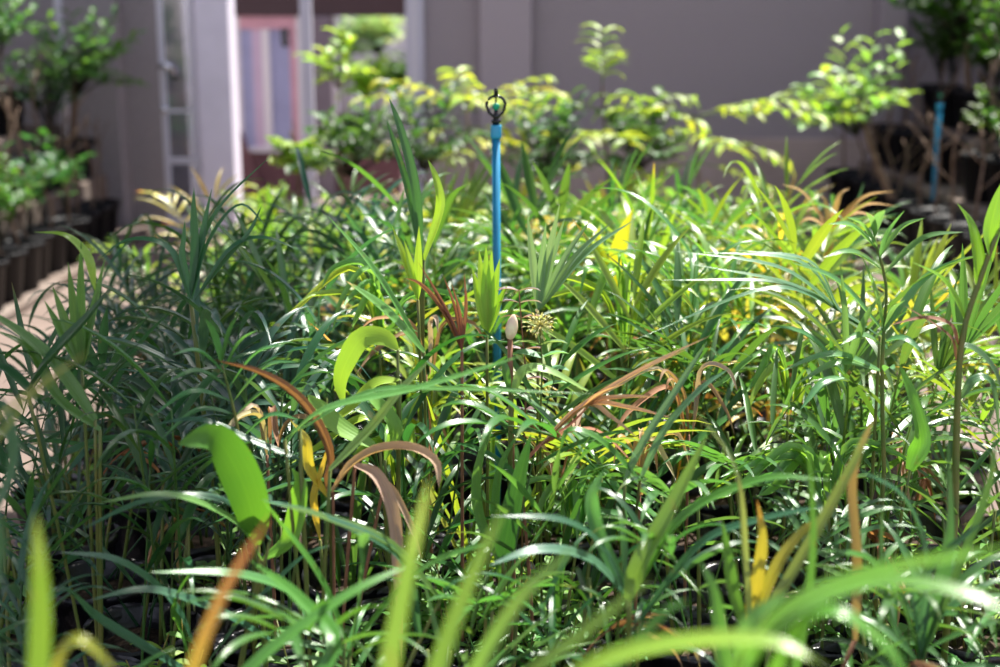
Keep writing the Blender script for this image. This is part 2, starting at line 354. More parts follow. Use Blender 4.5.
def f_fan(r, pet=.3, n=7, ll=.22, lw=.022, spread=70, c=G_M, tilt=15, droop=.25, tip=None):
    mb=MB(); a=math.radians(tilt); pts=curve_pts(V((0,0,0)),V((math.sin(a),0,math.cos(a))),pet,.15,6); tube(mb,pts,.004,.0025,5,(1.3,1.15,.9))
    T=(pts[-1]-pts[-2]).normalized(); S,U=frame_of(T,V((-1,0,.2)))
    for i in range(n):
        A=math.radians(spread)*((i+.5)/n*2-1); d=T*math.cos(A)+S*math.sin(A)+U*r.uniform(-.12,.12)
        ribbon(mb,curve_pts(pts[-1],d,ll*(1-.25*abs(A)/1.3)*r.uniform(.9,1.1),droop*r.uniform(.4,1.6),8),U,lw,'lance',.2,2,jit(c,.12,r),tip,.85,rnd=r.random())
    return mb.mesh('fan_frond',M['leaf'])
def f_dry(r, L=.4, n=5, lw=.016):
    mb=MB(); pts=curve_pts(V((0,0,0)),V((.6,0,1)),L*.5,.8,6); tube(mb,pts,.003,.002,5,jit(DRY2,.1,r))
    for i in range(n):
        d=(pts[-1]-pts[-2]).normalized()+V((r.uniform(-.3,.3),r.uniform(-.6,.6),r.uniform(-.4,.4)))
        ribbon(mb,curve_pts(pts[-1-(i%3)],d,L*r.uniform(.4,.75),r.uniform(.4,1.6),9,V((0,r.uniform(-.5,.5),0))),V((r.uniform(-.5,.5),r.uniform(-.5,.5),1)),lw*r.uniform(.6,1.2),'lance',r.uniform(.4,.9),0,jit(DRY if r.random()<.6 else DRY2,.2,r))
    return mb.mesh('dry_frond',M['dry'])
def oval_leaf(mb,p,d,l,wd,c,r,droop=.5,prof='oval'):
    ribbon(mb,curve_pts(p,d,l,droop,5),V((r.uniform(-.3,.3),r.uniform(-.3,.3),1)),wd,prof,.18,0,jit(c,.22,r),rnd=r.random())
def foliage(r,Rx,Rz,n,ll,lw,c,cz=0,shell=.5,prof='oval',twigs=True,c2=None):
    """leafy crown: twigs branch from the middle, leaves sit along them"""
    mb=MB()
    nt_=max(4,n//7)
    for i in range(nt_):
        a=r.uniform(0,2*PI); e=r.uniform(-.35,1.0); q=r.uniform(shell,1)
        tipp=V((math.cos(a)*Rx*q*math.cos(e*1.2),math.sin(a)*Rx*q*math.cos(e*1.2),cz+Rz*q*math.sin(e*1.4)))
        st=V((0,0,cz-Rz*.8))*.6+V((0,0,cz))*.4*r.random(); mid=st.lerp(tipp,.5)+V((0,0,Rz*.12))
        pts=catmull([st,mid,tipp],6)
        tube(mb,pts,.004,.0012,4,(.12,.10,.05))
        for k in range(7):
            t=.35+.65*k/6; s=t*6; j=min(int(s),5); p=pts[j].lerp(pts[j+1],s-j); T=(pts[j+1]-pts[j]).normalized(); S,U=frame_of(T)
            d=T*.6+S*(1 if k%2 else -1)*r.uniform(.5,1.1)+U*r.uniform(-.2,.5)
            cc=c if (c2 is None or r.random()<.6) else c2
            oval_leaf(mb,p,d,ll*r.uniform(.7,1.25),lw*r.uniform(.75,1.2),cc,r,r.uniform(.1,.9),prof)
    return mb.mesh('foliage',M['broad'])
rr=random.Random(5)
LIB={}
LIB['pin']=[f_pinnate(rr,L=rr.uniform(.52,.70),pairs=rr.choice((4,5,6)),pet=.5,ll=rr.uniform(.20,.30),lw=rr.uniform(.017,.027),tilt=rr.uniform(8,28),arch=rr.uniform(.4,.9),c=W1,droop=rr.uniform(.3,.8)) for _ in range(12)]
LIB['cane']=[f_cane(rr,L=rr.uniform(.48,.68),n=rr.choice((7,8,10)),ll=rr.uniform(.24,.34),lw=rr.uniform(.016,.024),c=W1) for _ in range(10)]
LIB['strap']=[f_strap(rr,L=rr.uniform(.5,.75),lw=rr.uniform(.016,.028),tilt=rr.uniform(5,30),droop=rr.uniform(.25,.9),c=W1,tip=(3.0,1.1,.9) if k%3==0 else None) for k in range(10)]
LIB['fan']=[f_fan(rr,pet=rr.uniform(.34,.48),n=rr.choice((4,5,6)),ll=rr.uniform(.20,.28),lw=rr.uniform(.018,.026),spread=rr.uniform(28,65),c=W1,tilt=rr.uniform(5,22)) for _ in range(8)]
LIB['dry']=[f_dry(rr,L=rr.uniform(.3,.46),n=rr.choice((3,4,6))) for _ in range(6)]

# ------------------------------------------------------------------ containers
def bag_mesh(r):
    mb=MB(); ph=r.random()*6
    wv=lambda i,a:(.06*math.sin(3*a+ph+i*.7)+.035*math.sin(7*a+ph*2+i*1.9)+r.uniform(-.02,.02))
    lathe(mb,[(.001,.0),(.075,.0),(.088,.02),(.092,.10),(.094,.19),(.096,.27),(.100,.315),(.108,.322),(.104,.30),(.093,.285),(.089,.26)],22,wv)
    return mb.mesh('grow_bag',M['bag'])
def soil_mesh(rad,z):
    mb=MB(); n=20; mb.add([(0,0,z+.012)]+[(rad*math.cos(2*PI*j/n),rad*math.sin(2*PI*j/n),z+.004*math.sin(5*j)) for j in range(n)],[(0,1+j,1+(j+1)%n) for j in range(n)])
    return mb.mesh('soil',M['soil'])
def pot_mesh(r0,r1,h):
    mb=MB(); wv=lambda i,a:(.035*math.sin(14*a) if i in (4,5,6) else 0)
    lathe(mb,[(.001,0),(r0,0),(r0+.004,.01),(r1*.96,h*.88),(r1*1.10,h*.90),(r1*1.13,h*.985),(r1*1.06,h),(r1*.93,h*.96),(r1*.88,h*.82)],42,wv)
    return mb.mesh('pot',M['pot'])
BAGS=[bag_mesh(rr) for _ in range(6)]; SOIL=soil_mesh(.094,.275)
POTM=pot_mesh(.080,.112,.25); PSOIL=soil_mesh(.103,.215)
def weeds(r):
    mb=MB()
    for k in range(5):
        a=r.random()*6.3; q=r.uniform(.02,.08); p=V((q*math.cos(a),q*math.sin(a),.275)); L=r.uniform(.05,.16)
        pts=curve_pts(p,V((r.uniform(-.4,.4),r.uniform(-.4,.4),1)),L,.1,5); tube(mb,pts,.0015,.001,4,(.2,.22,.08))
        for j in range(8):
            q=pts[min(5,1+j//2)]; b=j*2.3; oval_leaf(mb,q,V((math.cos(b),math.sin(b),.4)),r.uniform(.025,.05),r.uniform(.010,.020),(.13,.30,.07),r)
    return mb.mesh('weed',M['broad'])
WEED=[weeds(rr) for _ in range(4)]
def cane_stems(r,n,h):
    mb=MB()
    for _ in range(n):
        a=r.random()*6.3; q=r.uniform(.01,.05); tube(mb,curve_pts(V((q*math.cos(a),q*math.sin(a),.27)),V((r.uniform(-.22,.22),r.uniform(-.22,.22),1)),h,.0,4),.0045,.0028,6)
    return mb.mesh('stem',M['stem'])
STEMS=[cane_stems(rr,rr.choice((2,3,4)),rr.uniform(.22,.36)) for _ in range(6)]

def zone(x,y,z=.7):                     # which part of the bed, in words one can check on the photo
    side = 'left edge' if x<-.72 else 'left half' if x<-.22 else 'middle' if x<.28 else 'right half' if x<.78 else 'right edge'
    dep = 'nearest row' if y<1.9 else 'before blue sprinkler' if y<3.0 else 'level with blue sprinkler' if y<3.7 else 'behind blue sprinkler' if y<4.8 else 'far end'
    return side,dep
def potted(name,label,cat,x,y,group=None,rz=None,r=R,sc_=1.0,bag=True,wd=True):
    t=empty(name,(x,y,.025 if abs(x)<1.25 and .7<y<6.4 else 0),r.uniform(0,6.3) if rz is None else rz); t.scale=(sc_,)*3
    tag(t,label,cat,group)
    inst('grow_bag',r.choice(BAGS),t,rot=(0,0,r.random()*6)); inst('soil',SOIL,t)
    if wd:
        for _ in range((1 if r.random()<.55 else 0) if x>-.3 else (1 if r.random()<.2 else 0)):
            s_=r.uniform(1.0,1.5) if 2.1<y<3.4 else r.uniform(.7,1.1)
            inst('weed',r.choice(WEED),t,loc=(0,0,.275*(1-s_)),rot=(0,0,r.random()*6),scl=(s_,)*3,color=r.choice(((1,1,1),(1.6,1.3,1),(.7,.8,.9))))
    return t
def dress(t,kind,c,n,r,hs=1.0,z0=.27,dry=0,yel=0,stem=True,lean=0):
    """fronds of one kind around the crown of a potted plant"""
    if stem: inst('stem',r.choice(STEMS),t,rot=(0,0,r.random()*6))
    for k in range(n):
        a=k*2.4+r.uniform(-.5,.5); q=r.uniform(.0,.045); col_=jit(c,.22,r)
        if r.random()<yel: col_=mixc(col_,jit(YEL,.2,r),r.uniform(.4,1))
        z=z0+r.uniform(-.01,.16)*(1 if kind in('pin','fan') else .35); s=hs*r.uniform(.78,1.12)
        nm={'pin':'frond','cane':'leafy_cane','strap':'leaf_blade','fan':'fan_frond'}[kind]
        me=r.choice(LIB[kind])
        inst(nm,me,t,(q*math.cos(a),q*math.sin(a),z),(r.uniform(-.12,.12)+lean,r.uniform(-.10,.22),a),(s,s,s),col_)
    for k in range(dry):
        a=r.random()*6.3; o=inst('dry_frond',r.choice(LIB['dry']),t,(0,0,z0+r.uniform(.12,.36)),(r.uniform(-.2,.2),r.uniform(0,.4),a),(hs,)*3,jit((1,1,1),.15,r)); o['label']='withered brown frond'

KW={'cane':('cane_palm','slim cane palm seedling'),'pin':('palm_seedling','feather-leaved palm seedling'),'fan':('fan_palm_seedling','pleated fan palm seedling'),'strap':('strap_leaf_plant','strap-leaved seedling')}
def tone(c): 
    g=c[1]/(c[0]+.001)
    return 'dark blue-green' if c in (G_B,G_D) else 'yellow-green' if c==G_L else 'lime yellow' if c==G_Y else 'mid green'
def bedplant(kind,c,x,y,n,hs,r,dry=0,yel=0):
    s,d=zone(x,y); nm,lab=KW[kind]
    label=f"{tone(c)} {lab}, {s} of bed, {d}"
    t=potted(nm,label,'palm' if kind!='strap' else 'plant',x,y,f"{tone(c)} {lab}s, {s} of the bed, {d}",r=r)
    dress(t,kind,c,n,r,hs,dry=dry,yel=yel); return t

# ------------------------------------------------------------------ the bed, bag by bag
br=random.Random(77); GX=.26; GY=.25
ys=[1.62+GY*k for k in range(13)]
for iy,y in enumerate(ys):
    for ix in range(9):
        x=-1.06+GX*ix+(GX*.5 if iy%2 else 0)+br.uniform(-.02,.02); yy=y+br.uniform(-.02,.02)
        if x>1.15: continue
        if abs(x)<.13 and abs(yy-3.2)<.2: continue
        u=br.random()
        vis=abs(x)<.36*yy+.35
        if not vis: continue
        if yy<2.25:
            if br.random()<.45: continue
            hs,n=(.58,4) if yy<1.9 else (.72,4)
        elif yy<2.9: hs,n=.86,5
        elif yy<4.2: hs,n=.92,6
        else: hs,n=.74,6
        if x>.8 and yy<4.5: hs*=.78
        if x<-.72 and yy>2.2: hs*=.80
        if -.72<=x<-.5 and yy>3: hs*=.92
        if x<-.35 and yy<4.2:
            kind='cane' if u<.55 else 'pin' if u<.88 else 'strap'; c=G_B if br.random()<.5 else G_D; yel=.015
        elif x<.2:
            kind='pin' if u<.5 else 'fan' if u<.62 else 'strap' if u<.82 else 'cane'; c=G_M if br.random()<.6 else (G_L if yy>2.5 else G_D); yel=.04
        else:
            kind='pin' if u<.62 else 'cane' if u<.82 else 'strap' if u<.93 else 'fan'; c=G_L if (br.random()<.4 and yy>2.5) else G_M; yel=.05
        if kind=='strap': n+=2
        if yy<2.6: yel=0
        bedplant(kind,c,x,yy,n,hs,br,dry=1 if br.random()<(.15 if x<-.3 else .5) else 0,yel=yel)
# low leafy bushes fill the far end of the bed
BUSH=[foliage(rr,.20,.17,150,.065,.026,W1,cz=.47,prof='oval') for _ in range(4)]
for iy in range(7):
    y=4.75+.24*iy
    for ix in range(9):
        x=-1.05+.26*ix+(.13 if iy%2 else 0)+br.uniform(-.03,.03)
        if x>1.15: continue
        s,d=zone(x,y); c=br.choice((G_L,G_L,(.30,.42,.05),(.16,.32,.07)))
        if br.random()<.25 and y<5.8: bedplant('pin' if br.random()<.6 else 'strap',G_L,x,y,7,.72,br,yel=.3); continue
        t=potted('leafy_bush',f"low bush with small {tone(c)} leaves, {s} of bed, {d}",'bush',x,y,f"low {tone(c)} bushes, {s} of the bed, {d}",r=br)
        s_=br.uniform(.85,1.1)
        inst('stem',br.choice(STEMS),t); inst('foliage',br.choice(BUSH),t,rot=(0,0,br.random()*6),scl=(s_,)*3,color=jit(c,.2,br))

# ------------------------------------------------------------------ sprinkler riser
def sprinkler(label,x,y,ztop,pr=.0093,head=True):
    t=empty('sprinkler_riser',(x,y,0)); tag(t,label,'sprinkler')
    zp=ztop-.110
    b=MB(); tube(b,[V((0,0,0)),V((.002,0,zp*.5)),V((0,0,zp))],pr,pr,16); b.build('riser_pipe',M['bluepipe'],t)
    b=MB(); lathe(b,[(0,zp-.002),(pr*1.30,zp-.002),(pr*1.34,zp+.003),(pr*1.34,zp+.025),(pr*1.26,zp+.028),(0,zp+.028)],20); b.build('socket',M['sock'],t)
    b=MB(); z=zp+.028
    lathe(b,[(0,z),(.0080,z),(.0080,z+.005),(.0112,z+.006),(.0112,z+.011),(.0072,z+.012),(.0065,z+.016),(.0088,z+.017),(.0080,z+.021),(.0045,z+.026),(.004,z+.034),(0,z+.034)],18); b.build('nozzle_body',M['black'],t)
    b=MB(); zc=z+.042
    pts=[V(((.0215*math.sin(a))*(1-.10*(math.cos(a)>0)),0,zc-.0225*math.cos(a))) for a in [2*PI*k/28 for k in range(29)]]
    tube(b,pts,.0034,.0034,8); b.build('ring_frame',M['black'],t)
    b=MB(); lathe(b,[(0,zc-.010),(.004,zc-.009),(.0085,zc-.002),(.0080,zc+.003),(.004,zc+.006),(0,zc+.007)],16); b.build('spinner',M['teal'],t)
    b=MB(); lathe(b,[(0,zc+.007),(.0022,zc+.007),(.0022,zc+.024),(.0048,zc+.025),(.0048,zc+.036),(.0035,zc+.040),(0,zc+.040)],14); b.build('top_cap',M['black'],t)
    return t
p=at(496,88,3.15)
sprinkler('blue pipe sprinkler riser with black ring head rising from the bed',p.x,3.15,p.z)
p=at(941,88,7.5)
sprinkler('thin blue pipe riser among the black pots on the right-hand stand',p.x,7.5,p.z,pr=.013)

# ------------------------------------------------------------------ potted shrubs on the stands
def trunk_mesh(r,h,rad=.009):
    mb=MB(); pts=catmull([V((0,0,.2)),V((r.uniform(-.04,.04),r.uniform(-.04,.04),.2+h*.4)),V((r.uniform(-.05,.05),r.uniform(-.05,.05),.2+h*.75)),V((r.uniform(-.06,.06),0,.2+h))],10)
    tube(mb,pts,rad,rad*.6,7)
    for k in range(3):
        q=pts[4+k*2]; a=r.random()*6; tube(mb,curve_pts(q,V((math.cos(a),math.sin(a),1.2)),.22,0,4),rad*.5,rad*.25,5)
    return mb.mesh('trunk',M['bark'])
TR=[trunk_mesh(rr,rr.uniform(.45,.7)) for _ in range(5)]
CROWN=[foliage(rr,.26,.28,190,.080,.038,W1,cz=.66,prof='oval') for _ in range(5)]
CROWN2=[foliage(rr,.20,.18,49,.070,.034,W1,cz=.55,prof='oval') for _ in range(3)]
def tiers(T,y0,y1,dy,r,side):
    for k,(x,z) in enumerate(T):
        y=y0+ (dy*.5 if k%2 else 0); j=0
        row=['bottom','middle','top'][k]
        while y<y1:
            t=empty('potted_shrub',(x+r.uniform(-.02,.02),y,z),r.random()*6)
            big=(k==2) or (side=='left' and r.random()<.35)
            vis_=r.random()<((.9,.55,.4)[2-k] if side=='left' else (1,.3,.12)[2-k])
            if any(abs(x-q[0])<.3 and abs(y-q[1])<.2 for q in TREES): y+=dy; continue
            pos='near end' if y<y0+(y1-y0)*.35 else 'far end' if y>y0+(y1-y0)*.7 else 'middle'
            kind=('tall leafy shrub' if big else 'short shrub') if vis_ else 'bare-stemmed seedling'
            tag(t,f"{kind} in black scalloped pot, {row} row of {side} stand, {pos}",'potted plant',f"{kind}s in black pots, {row} row of the {side} stand, {pos}")
            inst('pot',POTM,t,rot=(0,0,r.random())); inst('soil',PSOIL,t)
            s=r.uniform(.85,1.15) if side=='left' else r.uniform(.74,.95)
            inst('trunk',r.choice(TR),t,scl=(1,1,s if big else .8))
            if vis_: inst('foliage',r.choice(CROWN if big else CROWN2),t,rot=(0,0,r.random()*6),scl=(s,s,s),color=jit(r.choice(((.05,.14,.03),(.09,.22,.04),(.04,.11,.05))),.2,r))
            y+=dy; j+=1
tr_=random.Random(9)
TREES=((2.775,6.6),(2.775,8.3),(-3.035,7.4),(-2.765,8.9),(2.235,7.5))
tiers(LT,6.0,9.2,.27,tr_,'left')
tiers(RT,5.4,9.1,.27,tr_,'right')
# small potted seedlings on the floor near the left stand's far end
# tall trees behind each stand
def tree(label,x,y,h,Rx,c,r,n=300,ll=.10,lean=(0,0),z0=0):
    t=empty('leafy_tree',(x,y,z0)); tag(t,label,'tree'); h-=z0; inst('pot',POTM,t); inst('soil',PSOIL,t)
    b=MB(); pts=catmull([V((0,0,.2)),V((lean[0]*.3,lean[1]*.3,h*.3)),V((lean[0]*.7,lean[1]*.7,h*.65)),V((lean[0],lean[1],h))],12); tube(b,pts,.028,.012,8); b.build('trunk',M['bark'],t)
    me=foliage(r,Rx,Rx*.95,n,ll,ll*.45,W1,cz=0,prof='oval',shell=.3); inst('foliage',me,t,(lean[0],lean[1],h),color=c)
    return t
tree('dark leafy tree rising above the right-hand plant stand, nearest',2.80,6.6,1.55,.50,(.05,.14,.03),rr,z0=.76,n=420)
tree('dark leafy tree above the right-hand plant stand, close to the grey wall',2.80,8.3,1.52,.55,(.06,.16,.03),rr,lean=(-.10,0),z0=.76,n=460)
tree('dark leafy tree at the upper left behind the left-hand stand',-3.05,7.4,1.60,.48,(.05,.14,.035),rr,lean=(.05,0),z0=.73,n=380)
tree('small-leaved tree reaching toward the glass door from the left stand',-2.77,8.9,1.15,.45,(.09,.22,.05),rr,n=260,lean=(.1,0),z0=.40)
# slender bush against the wall, light leaves
t=tree('slender light-leaved sapling left of the right-hand stand against the wall',2.235,7.5,1.0,.42,(.22,.42,.09),rr,n=170,ll=.10,lean=(-.33,0),z0=.22)

# ------------------------------------------------------------------ feather-leaved saplings with flat lime sprays beyond the bed
def sapling(label,x,y,h,dirs,c,r):
    t=empty('compound_leaf_sapling',(x,y,0)); tag(t,label,'sapling')
    inst('grow_bag',r.choice(BAGS),t); inst('soil',SOIL,t)
    b=MB(); pts=catmull([V((0,0,.25)),V((.02,0,h*.5)),V((-.02,.01,h))],10); tube(b,pts,.010,.005,7); b.build('trunk',M['bark'],t)
    for k,(a,el,L,zf) in enumerate(dirs):
        mb=MB(); a=math.radians(a); d=V((math.cos(a),math.sin(a),math.tan(math.radians(el)))); p0=pts[int(zf*10)]
        q=curve_pts(p0,d,L,.35,14); tube(mb,q,.003,.0012,5,(.25,.28,.06))
        for i in range(3,13):
            s=i*1.1; j=min(int(s),13); p=q[j].lerp(q[j+1],s-j); T=(q[j+1]-q[j]).normalized(); S,U=frame_of(T)
            oval_leaf(mb,p,T*.7+S*(1 if i%2 else -1)*r.uniform(.7,1.1)+U*r.uniform(-.35,.35),.125*r.uniform(.8,1.2),.034,W1,r,r.uniform(.3,1.2),'lance')
        mb.build('leaf_spray',M['broad'],t,color=jit(c,.15,r))
    return t
sapling('sapling with flat lime feather leaves behind the sprinkler',at(470,70,6.7).x,6.7,1.02,[(175,12,.50,1),(160,22,.45,1),(20,24,.45,1),(270,15,.45,1),(300,10,.5,1),(200,-2,.45,.9),(15,14,.50,1),(-15,2,.42,.9),(100,30,.4,1),(250,5,.4,.85),(60,10,.4,.8)],(.42,.55,.04),rr)
sapling('tallest sapling with upright shoot in front of the grey wall',at(607,60,6.6).x,6.6,1.12,[(178,4,.45,.9),(165,16,.45,.9),(20,14,.5,.95),(280,8,.45,.85),(190,-8,.42,.75),(5,0,.50,.9),(-10,10,.42,.8),(90,75,.28,1),(80,50,.22,1),(250,10,.42,.8),(-60,-5,.4,.75)],(.30,.45,.05),rr)
sapling('sapling with drooping lime sprays nearest the pale plinth',at(700,100,6.5).x,6.5,.98,[(0,8,.62,1),(-12,16,.55,1),(25,14,.45,1),(160,20,.45,1),(12,-6,.5,.9),(170,10,.45,1),(-30,-10,.42,.85),(200,-8,.38,.8),(-70,5,.38,.9)],(.34,.48,.05),rr)
# darker broad-leaved shrubs below them
for k,(px,py,Y,s,c,lab) in enumerate(((350,150,6.5,1.0,(.05,.13,.035),'dark leafy shrub right of the doorway post behind the bed'),(425,140,6.3,1.1,(.05,.12,.04),'dark green shrub left of the sprinkler head against the wall'),(545,150,6.5,1.1,(.05,.13,.06),'bluish green shrub right of the sprinkler head'),(640,145,6.6,1.0,(.07,.16,.05),'dull green shrub between the two lime saplings'),(300,160,6.7,.5,(.22,.38,.06),'small pale green shrub in front of the doorway'))):
    p=at(px,py,Y); t=empty('leafy_shrub',(p.x,Y,0)); tag(t,lab,'shrub'); inst('grow_bag',BAGS[k%6],t); inst('soil',SOIL,t)
    inst('trunk',TR[k%5],t); me=foliage(rr,.34*s,.26*s,190,.085,.036,W1,cz=0); inst('foliage',me,t,(0,0,p.z),color=c)

# garden beyond the passage
GL=('pale grey-green shrub high in the garden view through the doorway','bright lime shrub in the centre of the garden view through the doorway','dark green shrub at the right of the garden view through the doorway','white-green shrub at the top of the garden view through the doorway','low dark shrub at the bottom of the garden view through the doorway')
for k,(px,py,Y,s,c) in enumerate(((345,45,13.3,.42,(.25,.42,.22)),(368,85,12.9,.36,(.32,.55,.08)),(400,80,13.2,.35,(.10,.24,.07)),(378,35,13.1,.45,(.34,.5,.3)),(360,135,12.8,.36,(.08,.18,.06)))):
    p=at(px,py,Y); t=empty('garden_shrub',(p.x,Y,0)); tag(t,GL[k],'shrub')
    b=MB(); tube(b,[V((0,0,0)),V((0,0,p.z*.5)),V((0,0,p.z))],.02,.01,6); b.build('trunk',M['bark'],t)
    inst('foliage',foliage(rr,s,s*.8,330,.11,.05,W1,cz=0,shell=.2),t,(0,0,p.z),color=c)
p=at(338,70,7.2); t=empty('compound_leaf_sapling',(p.x,7.2,0)); tag(t,'thin sapling with a few lime leaves in front of the doorway','sapling')
inst('grow_bag',BAGS[0],t); inst('soil',SOIL,t); b=MB(); tube(b,catmull([V((0,0,.25)),V((.03,0,.6)),V((0,0,p.z))],8),.007,.003,6); b.build('trunk',M['bark'],t)
inst('foliage',foliage(rr,.22,.20,56,.10,.042,W1,cz=0,shell=.4),t,(0,0,p.z),color=(.30,.48,.07))

# ------------------------------------------------------------------ plants one can pick out one by one
UPC=V((0,-.45,1))
hr=random.Random(21)
def hero(name,label,cat,bx,by,bag=True,group=None):
    t=potted(name,label,cat,bx,by,group,rz=0,r=hr) if bag else tag(empty(name,(bx,by,.025)),label,cat,group)
    t['_o']=0; del t['_o']; return t
def W(t,p): return p-t.location
def hblade(t,pts,Y,wpx,c,mat_='leaf',name='leaf_blade',tip=None,tipat=.75,prof='strap',pleat=2,fold=.2,up=UPC,c0=None,lab=None,root=True,n=16):
    """one blade through measured points; Y is a distance or (start, end)"""
    y0,y1=Y if isinstance(Y,tuple) else (Y,Y); k=len(pts)
    if max(y0,y1)<=1.45: y0*=.86; y1*=.86
    P=[W(t,at(px,py,y0+(y1-y0)*i/(k-1))) for i,(px,py) in enumerate(pts)]
    q=catmull(P,n); mb=MB(); ribbon(mb,q,up,wpx*(y0+y1)/2/FPX,prof,fold,pleat,jit(c,.06,hr),tip,tipat,c0,rnd=hr.random())
    o=mb.build(name,M[mat_],t)
    if lab: o['label']=lab
    if root:
        b=P[0]; cr=V((b.x*.12,b.y*.12,.28))
        if (b-cr).length>.04:
            mb=MB(); tube(mb,catmull([cr,cr.lerp(b,.5)+V((0,0,.02)),b],8),.0034,.0026,6,(1,1,1)); s_=mb.build('petiole',M['dry_stalk' if mat_=='dry' else 'stem'],o)
    return o
M['dry_stalk']=flat('withered_stalk',(.26,.13,.08),.8,.2,40,.3)
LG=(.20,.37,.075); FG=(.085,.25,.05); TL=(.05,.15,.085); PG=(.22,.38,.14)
A1=dict(prof='strap',pleat=2)
# blurred foreground blades, nearest the lens
t=hero('strap_leaf_plant','blurred strap-leaved plant with lime upright blades, bottom centre','plant',at(430,667,1.3).x,1.38)
hblade(t,[(398,760),(388,690),(405,590),(430,478)],1.22,24,LG,tip=(.45,.6,.2))
hblade(t,[(420,790),(432,690),(470,585),(506,506)],1.25,22,LG)
hblade(t,[(440,800),(470,690),(522,600),(578,545)],(1.3,1.25),24,(.22,.42,.10))
t=hero('strap_leaf_plant','blurred strap-leaved plant arching low along the bottom edge, right of centre','plant',at(560,667,1.3).x,1.55)
hblade(t,[(500,760),(530,680),(590,630),(652,578)],(1.3,1.2),24,LG)
hblade(t,[(520,780),(560,690),(640,650),(760,640),(830,668)],(1.28,1.15),26,(.28,.46,.06))
hblade(t,[(560,760),(600,690),(660,618),(690,600)],(1.35,1.3),16,FG)
t=hero('strap_leaf_plant','blurred strap-leaved plant sweeping long arches across the lower right corner','plant',at(745,667,1.35).x,1.5)
hblade(t,[(735,800),(740,670),(785,612),(880,572),(1020,546)],(1.35,1.1),30,(.18,.42,.06))
hblade(t,[(740,800),(745,680),(800,612),(880,582),(960,592),(1030,622)],(1.4,1.2),24,(.13,.33,.06))
hblade(t,[(748,800),(740,690),(750,625),(790,592)],1.35,26,(.16,.40,.09))
hblade(t,[(760,800),(770,690),(820,612),(880,640),(915,690)],(1.38,1.25),20,(.14,.36,.06))
hblade(t,[(770,800),(730,700),(715,600),(700,560)],1.5,18,FG)
hblade(t,[(770,800),(790,700),(812,560),(808,430)],1.5,10,FG)
t=hero('strap_leaf_plant','blurred upright lime blade plant in the lower left corner','plant',at(35,667,1.3).x,1.42)
hblade(t,[(30,800),(40,680),(42,600),(36,512)],1.2,28,(.15,.30,.045),tip=(.22,.32,.10))
hblade(t,[(40,800),(50,700),(75,640),(118,672)],1.25,18,(.28,.34,.04))
hblade(t,[(20,790),(-10,640),(0,540),(-30,470)],1.35,18,TL)
t=hero('strap_leaf_plant','blurred plant with one orange-tipped lime blade, lower left','plant',at(190,667,1.35).x,1.48)
hblade(t,[(160,800),(188,690),(222,600),(270,516)],1.25,20,(.36,.36,.05),tip=(.60,.22,.10),tipat=.3,c0=(.3,.5,.05))
hblade(t,[(170,800),(240,680),(340,600),(420,560)],(1.4,1.6),16,FG)
hblade(t,[(180,800),(330,660),(300,600),(250,560)],(1.4,1.7),18,FG)
t=hero('strap_leaf_plant','blurred plant with pale slanting blades at the left edge of the frame','plant',at(-20,560,1.5).x,1.55)
hblade(t,[(-60,470),(-10,425),(40,385),(92,350)],1.45,8,(.40,.42,.10))
hblade(t,[(-60,520),(-10,450),(30,400),(66,372)],1.45,9,(.26,.34,.08))
hblade(t,[(-30,560),(10,480),(12,430),(0,395)],1.5,14,TL)
# lower left dark arches
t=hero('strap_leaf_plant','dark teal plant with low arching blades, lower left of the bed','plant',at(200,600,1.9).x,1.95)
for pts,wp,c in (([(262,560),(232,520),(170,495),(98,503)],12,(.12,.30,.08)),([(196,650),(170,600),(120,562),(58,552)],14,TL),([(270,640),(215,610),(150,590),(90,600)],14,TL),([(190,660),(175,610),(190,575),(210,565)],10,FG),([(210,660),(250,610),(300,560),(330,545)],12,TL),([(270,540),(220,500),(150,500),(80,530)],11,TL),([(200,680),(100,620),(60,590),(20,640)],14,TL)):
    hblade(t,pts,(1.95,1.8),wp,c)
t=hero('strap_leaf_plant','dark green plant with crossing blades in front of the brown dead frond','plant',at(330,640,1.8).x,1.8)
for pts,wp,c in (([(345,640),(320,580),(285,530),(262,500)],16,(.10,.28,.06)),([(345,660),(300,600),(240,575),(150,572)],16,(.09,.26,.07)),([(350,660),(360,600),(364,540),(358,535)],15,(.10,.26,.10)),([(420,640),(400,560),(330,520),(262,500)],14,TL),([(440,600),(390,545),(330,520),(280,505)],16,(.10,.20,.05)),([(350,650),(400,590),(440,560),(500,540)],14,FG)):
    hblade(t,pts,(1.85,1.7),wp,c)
# broad pale leaf folded over
t=hero('broad_leaf_plant','plant with one broad folded bright green leaf, left of the brown frond','plant',at(262,560,2.0).x,2.0)
hblade(t,[(258,545),(252,510),(236,468),(214,438),(178,444)],(1.95,1.8),43,(.08,.23,.03),mat_='broad',prof='oval',pleat=0,fold=.15,name='broad_leaf',up=V((.3,-1,.35)))
hblade(t,[(262,560),(290,540),(300,490),(292,468)],2.0,24,(.16,.40,.05),mat_='broad',prof='lance',name='broad_leaf')
t=hero('broad_leaf_plant','plant with broad lime leaf drooping in the centre of the bed','plant',at(390,420,2.25).x,2.3)
hblade(t,[(398,350),(385,338),(362,338),(347,360),(340,382),(344,406)],2.2,22,(.26,.48,.06),mat_='broad',prof='oval',pleat=0,fold=.12,name='broad_leaf',up=V((.2,-1,.5)))
hblade(t,[(400,380),(375,385),(350,410),(320,430)],2.2,16,(.30,.46,.06),mat_='broad',prof='oval',pleat=0,name='broad_leaf')
hblade(t,[(380,450),(340,430),(318,410),(308,395)],2.15,26,(.22,.42,.08),mat_='broad',prof='oval',pleat=0,name='broad_leaf')
